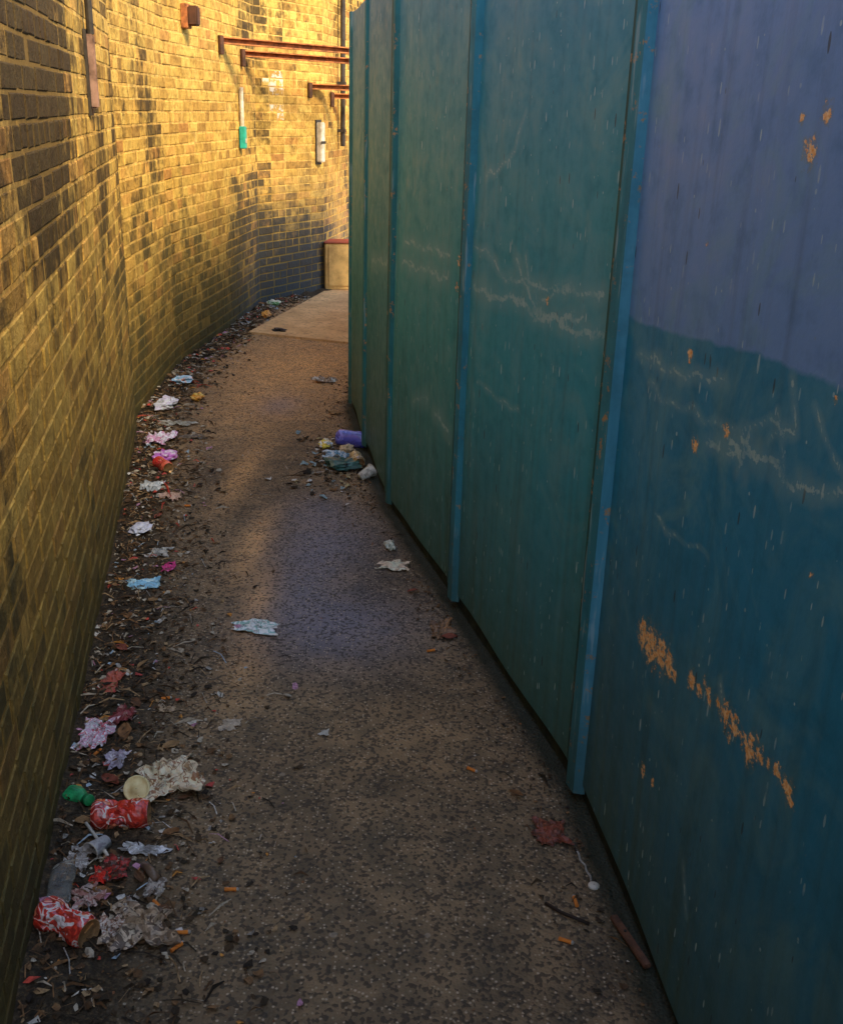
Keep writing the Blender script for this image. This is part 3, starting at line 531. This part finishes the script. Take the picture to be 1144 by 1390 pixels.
def cup(px,py,rot,label,mat,s=1.0):
    t=empty('paper_cup',label,'cup',P(px,py,.022*s),rot=rot); V,F=latheVF([(.001,-.03),(.02,-.03),(.028,.038),(.030,.040),(.030,.036),(.0265,.036),(.019,-.028),(.001,-.028)],28); V=[(x*s*(1+.15*noise.noise((z*20,y*20,px))),y*s,z*s) for x,y,z in V]
    mesh('cup_body',V,F,mat,t,smooth=True); V,F=tubeVF([(math.cos(a)*.030*s,math.sin(a)*.030*s,.040*s) for a in np.linspace(0,2*math.pi,25)],.0018*s,6,False); mesh('rim',V,F,white,t,smooth=True)
cup(496,646,(math.radians(70),.2,2.2),'white paper cup tipped over at near end of fence litter heap',lmat('cup_print',[(.75,.73,.64),(.66,.68,.6),(.3,.42,.35)],30),1.0)
cup(136,1152,(math.radians(85),.3,-.5),'squashed small white paper cup between the red can and wall',lmat('cup_print_b',[(.6,.58,.54),(.4,.35,.35)],30),.7)
def stick(pts,r,label,name,cat,mat):
    q=[Vector(P(x,y,r+h)) for x,y,h in pts]; o=q[0].copy(); V,F=tubeVF([a-o for a in q],r,8); return tag(mesh(name,V,F,mat,loc=o,smooth=True),label,cat)
stick([(222,654,.0),(228,664,.01),(232,676,.0)],.0045,'short red straw piece against wall below purple bag','straw','straw',simple('red_plastic',(.7,.06,.03),None,30,.4))
stick([(118,1125,.012),(135,1146,.012),(152,1170,.0)],.004,'pale bent straw pointing from wall toward red foil','straw','straw',white)
stick([(196,1178,.004),(206,1188,.006),(214,1197,.004)],.010,'stubby brown glass tube right of the red foil','glass_tube','tube',simple('brown_glass',(.16,.10,.06),(.3,.25,.2),30,.2))
stick([(740,1222,0),(762,1236,.0),(780,1245,.004),(800,1250,0)],.0035,'thin dark twig near fence base at bottom right','twig','twig',simple('twig_bark',(.035,.022,.015)))
a=Vector(P(832,1243)); b2=Vector(P(872,1302)); d=b2-a; t=empty('timber_lath','thin brown timber strip lying along fence base at bottom right','timber strip',(a.x,a.y,.006),math.atan2(d.y,d.x))
V,F=boxVF(0,d.length+.02,-.008,.008,0,.010,.002); mesh('lath',V,F,simple('stained_wood',(.16,.07,.035),(.05,.025,.015),30),t); mesh('nail',*latheVF([(.001,.013),(.003,.013),(.003,.008)],10),dark,t,loc=(.05,0,0))
pts=[P(782,1150),P(788,1162),P(794,1172),P(799,1182),P(803,1192)]; t=empty('bead_chain','short pale bead chain with round tag beside fence base','chain',pts[0])
def sph(r):
    bm=bmesh.new(); bmesh.ops.create_icosphere(bm,subdivisions=2,radius=r); V=[tuple(v_.co) for v_ in bm.verts]; F=[tuple(x.index for x in f.verts) for f in bm.faces]; bm.free(); return V,F
parts=[]; N=22
for k in range(N):
    f=k/(N-1)*4; i=min(int(f),3); q=Vector(pts[i]).lerp(Vector(pts[i+1]),f-i)-Vector(pts[0]); V,F=sph(.0026); parts.append(([(x+q.x+.0015*math.sin(k*.8),y+q.y,z+.003) for x,y,z in V],F))
mesh('chain',*joinVF(*parts),simple('dull_chain',(.45,.42,.36),(.2,.18,.14),60),t,smooth=True)
q=Vector(P(806,1198))-Vector(pts[0]); V,F=latheVF([(.001,.007),(.009,.007),(.0125,.004),(.0125,.001),(.001,.0)],20); mesh('round_tag',[(x+q.x,y+q.y,z) for x,y,z in V],F,white,t,smooth=True)
filt=simple('filter_paper',(.85,.27,.04),(.62,.18,.03),60,.8); cigw=simple('cigarette_paper',(.5,.44,.36),(.12,.10,.08),60,.8)
butts=[(225,946,.3,'cigarette butt left of path above pink wrapper level'),(246,1264,.1,'upper of two cigarette butts beside the dull brown wrapper'),(240,1284,.9,'lower of two cigarette butts beside the dull brown wrapper'),(313,1204,.05,'cigarette butt lying alone left of centre near the camera'),(640,1041,-.6,'cigarette butt out on the path toward the fence'),(781,1221,1.7,'cigarette butt standing out near fence below bead chain'),(767,1273,-.4,'cigarette butt nearest the camera on the fence side'),(133,1021,1.2,'cigarette butt under the pink and white wrapper'),(213,1225,-.8,'cigarette butt between cloudy film and dull brown wrapper'),(255,685,.0,'far cigarette butt beside the tan scrap'),(585,880,.4,'cigarette butt below brown curled leaf by fence')]
for (x,y,a,lb) in butts:
    t=empty('cigarette_butt',lb,'cigarette butt',P(x,y,.0045),a,'cigarette butts dropped on the path')
    L=.026+random.uniform(-.003,.002)
    V,F=tubeVF([(-L/2,0,0),(0,0,.0003),(L/2,0,0)],[.0042,.0037,.0042],10); mesh('filter',V,F,filt,t,smooth=False)
    V,F=tubeVF([(L/2,0,0),(L/2+.003,.0005,0),(L/2+.004,.0,.0008)],[.0043,.0040,.0028],10); mesh('paper_stub',V,F,cigw,t)
def leafVF(L,Wd,seed,curl=.3):
    V=[];F=[]; n=9
    for i in range(n):
        f=i/(n-1); w=Wd*math.sin(math.pi*min(1,f*.92+.04))**.8*(1+.25*noise.noise((f*6,seed,0)))
        for k,s in enumerate((-1,-.5,0,.5,1)): V.append((L*(f-.5),w*s*.5,curl*L*(abs(s)*.25+.3*noise.noise((f*3,s*1.5,seed)))+.004+ .15*curl*L*math.sin(f*3)))
    for i in range(n-1):
        for k in range(4): F.append((i*5+k,i*5+k+1,i*5+k+6,i*5+k+5))
    return V,F
leafm=[simple('dry_leaf_surface',c,None,40,.8) for c in ((.30,.14,.05),(.19,.09,.04),(.38,.22,.09),(.32,.09,.05))]
leaves=[(170,995,30,'brown leaf right of pink wrapper against the wall'),(185,955,20,'small dark leaf above the brown leaf near pink wrapper'),(232,1010,24,'thin brown leaf out from wall above the patterned wrapper'),(150,1060,26,'leaf wedged above the red can at wall foot'),(232,1128,22,'curled leaf just right of red can gold end'),(222,1235,22,'leaf lying over the dull brown wrapper edge'),(118,1118,28,'reddish leaf left of the red can'),(165,880,22,'dry leaf at wall foot above the red scrap'),(175,840,20,'dry leaf against wall between red scrap and blue wrapper'),(250,1080,16,'small leaf touching right side of patterned wrapper'),(205,815,18,'leaf just below pale blue wrapper'),(610,862,20,'leaf at fence foot right of brown curled leaf'),(700,1075,18,'leaf on path side of fence above red brown mush'),(300,1165,14,'small leaf alone on the path left of centre'),(455,560,16,'leaf near fence beyond the violet can'),(560,800,14,'leaf near fence below the beige paper'),(140,1215,28,'broad leaf between red foil and nearest can'),(190,1190,20,'dark curled leaf left of the stubby brown glass tube'),(195,900,18,'leaf out from the wall between blue wrapper and red scrap'),(215,700,16,'leaf right of the crumpled white tissue')]
for i,(x,y,wp,lb) in enumerate(leaves):
    s=sz(x,y)*wp; V,F=leafVF(s*1.1,s*.6,i*1.7,random.uniform(.15,.5)); tag(mesh('dry_leaf',V,F,leafm[i%4],loc=P(x,y,.002),rot=(random.uniform(-.2,.2),random.uniform(-.2,.2),random.uniform(0,6))),lb,'leaf')
def debris(name,label,cat,n,fn,sizes,palette,twig=.12,rough=.85):
    V=[];F=[];CO=[]
    for i in range(n):
        x,y=fn(); z=gz(x,y)+.001; s=(sizes[0]+(sizes[1]-sizes[0])*random.random()**1.8)*(1 if y<4 else 1.35); a=random.uniform(0,6.28); ca,sa=math.cos(a),math.sin(a); col=random.choice(palette); k0=len(V)
        if random.random()<twig:
            L=s*2.4; w=.0013; pts=[(-L,-w,.002),(0,-w+L*.1,.005+random.uniform(0,.01)),(L,-w,.002),(L,w,.003),(0,w+L*.1,.006+random.uniform(0,.01)),(-L,w,.003)]; fs=[(0,1,4,5),(1,2,3,4)]
        else:
            m_=6; pts=[(s*random.uniform(.5,1)*math.cos(k*6.283/m_),s*.65*random.uniform(.5,1)*math.sin(k*6.283/m_),random.uniform(0,s*.6)) for k in range(m_)]+[(0,0,random.uniform(.0,s*.7))]; fs=[(k,(k+1)%m_,m_) for k in range(m_)]
        for (px,py,pz) in pts: V.append((x+px*ca-py*sa,y+px*sa+py*ca,z+pz))
        F+=[tuple(q+k0 for q in f) for f in fs]; CO+=[col]*len(pts)
    mt,nt,b=newmat(name+'_surface',rough,.2); basecol(nt,b,mixc(nt,rng_(nt,noi(nt,coord(nt,'Object'),120,2),.45,.65,0,.5),attr(nt,'col','Color'),(.04,.03,.02)))
    o=mesh(name,V,F,mt); a=o.data.attributes.new('col','FLOAT_COLOR','POINT'); a.data.foreach_set('color',np.array([(c[0],c[1],c[2],1) for c in CO],dtype=np.float32).ravel()); tag(o,label,cat,kind='stuff')
def nearwall():
    while True:
        u=WALL.u[1]-random.uniform(-4.3,4.6)*1.0; p,t=WALL.at(u); yy=p[1]; d=abs(random.gauss(0,.11+.18*math.exp(-yy/2.6)))+.012; x=p[0]+t[1]*d; y=p[1]-t[0]*d
        if y>1.0: return x,y
def nearfence():
    u=random.uniform(FEN.u[2],FEN.u[8]); p,t=FEN.at(u); d=abs(random.gauss(0,.07))+.03; return p[0]-t[1]*d,p[1]+t[0]*d
hp=G(462,628)
def heap():
    while True:
        x,y=hp.x+random.gauss(0,.10),hp.y+random.gauss(0,.22)
        if x<np.interp(y,FEN.p[:,1],FEN.p[:,0])-.03: return x,y
def anywhere():
    y=random.uniform(1.2,9); k=random.random(); xl=np.interp(y,WALL.p[:,1],WALL.p[:,0]); xr=np.interp(y,FEN.p[:,1],FEN.p[:,0]); return xl+(xr-xl)*(k**1.4*.95+.03),y
BRN=[(.15,.08,.035),(.08,.05,.025),(.04,.03,.017),(.26,.14,.06),(.05,.035,.02),(.03,.022,.015),(.12,.065,.03)]
debris('leaf_litter','dark mulch of broken leaves, stems and crumbs along the wall foot','leaf litter',9500,nearwall,(.004,.018),BRN+[(.42,.27,.13),(.50,.42,.3)],.28)
debris('paper_crumbs','tiny pale and coloured crumbs of rubbish mixed in along wall','crumbs',1100,nearwall,(.003,.019),[(.72,.68,.6),(.72,.1,.06),(.7,.3,.06),(.4,.5,.55),(.65,.6,.5),(.6,.10,.08),(.6,.3,.4),(.4,.36,.3),(.3,.27,.22)],.25)
debris('fence_dirt','brown leaf crumbs gathered along the fence foot','leaf litter',600,nearfence,(.003,.012),BRN,.2)
debris('heap_crumbs','crumbs of rubbish and leaves around the litter heap at fence','crumbs',260,heap,(.006,.022),BRN+[(.7,.66,.58),(.3,.4,.4),(.5,.4,.2)],.2)
debris('grit','scattered brown and pale grit over the path','grit',900,anywhere,(.0015,.007),[(.40,.30,.19),(.24,.15,.08),(.07,.05,.035),(.60,.50,.38),(.32,.14,.06)],.06)
# ------------------------------------------------------------ light
EL=math.radians(42); S=Vector((.74*math.cos(EL),-.67*math.cos(EL),math.sin(EL))).normalized()
sd=bpy.data.lights.new('sun','SUN'); sd.energy=7.5; sd.angle=math.radians(18); sd.color=(1,.80,.45); so=bpy.data.objects.new('sun',sd); C.objects.link(so); so.rotation_euler=S.to_track_quat('Z','Y').to_euler(); so.location=(3,-3,5)
w=bpy.data.worlds.new('World'); bpy.context.scene.world=w; w.use_nodes=True; nt=w.node_tree; sk=nt.nodes.new('ShaderNodeTexSky'); sk.sky_type='NISHITA'; sk.sun_disc=False; sk.sun_elevation=EL; sk.sun_rotation=math.atan2(S.x,S.y); nt.links.new(sk.outputs[0],nt.nodes['Background'].inputs[0]); nt.nodes['Background'].inputs[1].default_value=.48
vs=bpy.context.scene.view_settings; vs.view_transform='Standard'; vs.look='None'; vs.exposure=0
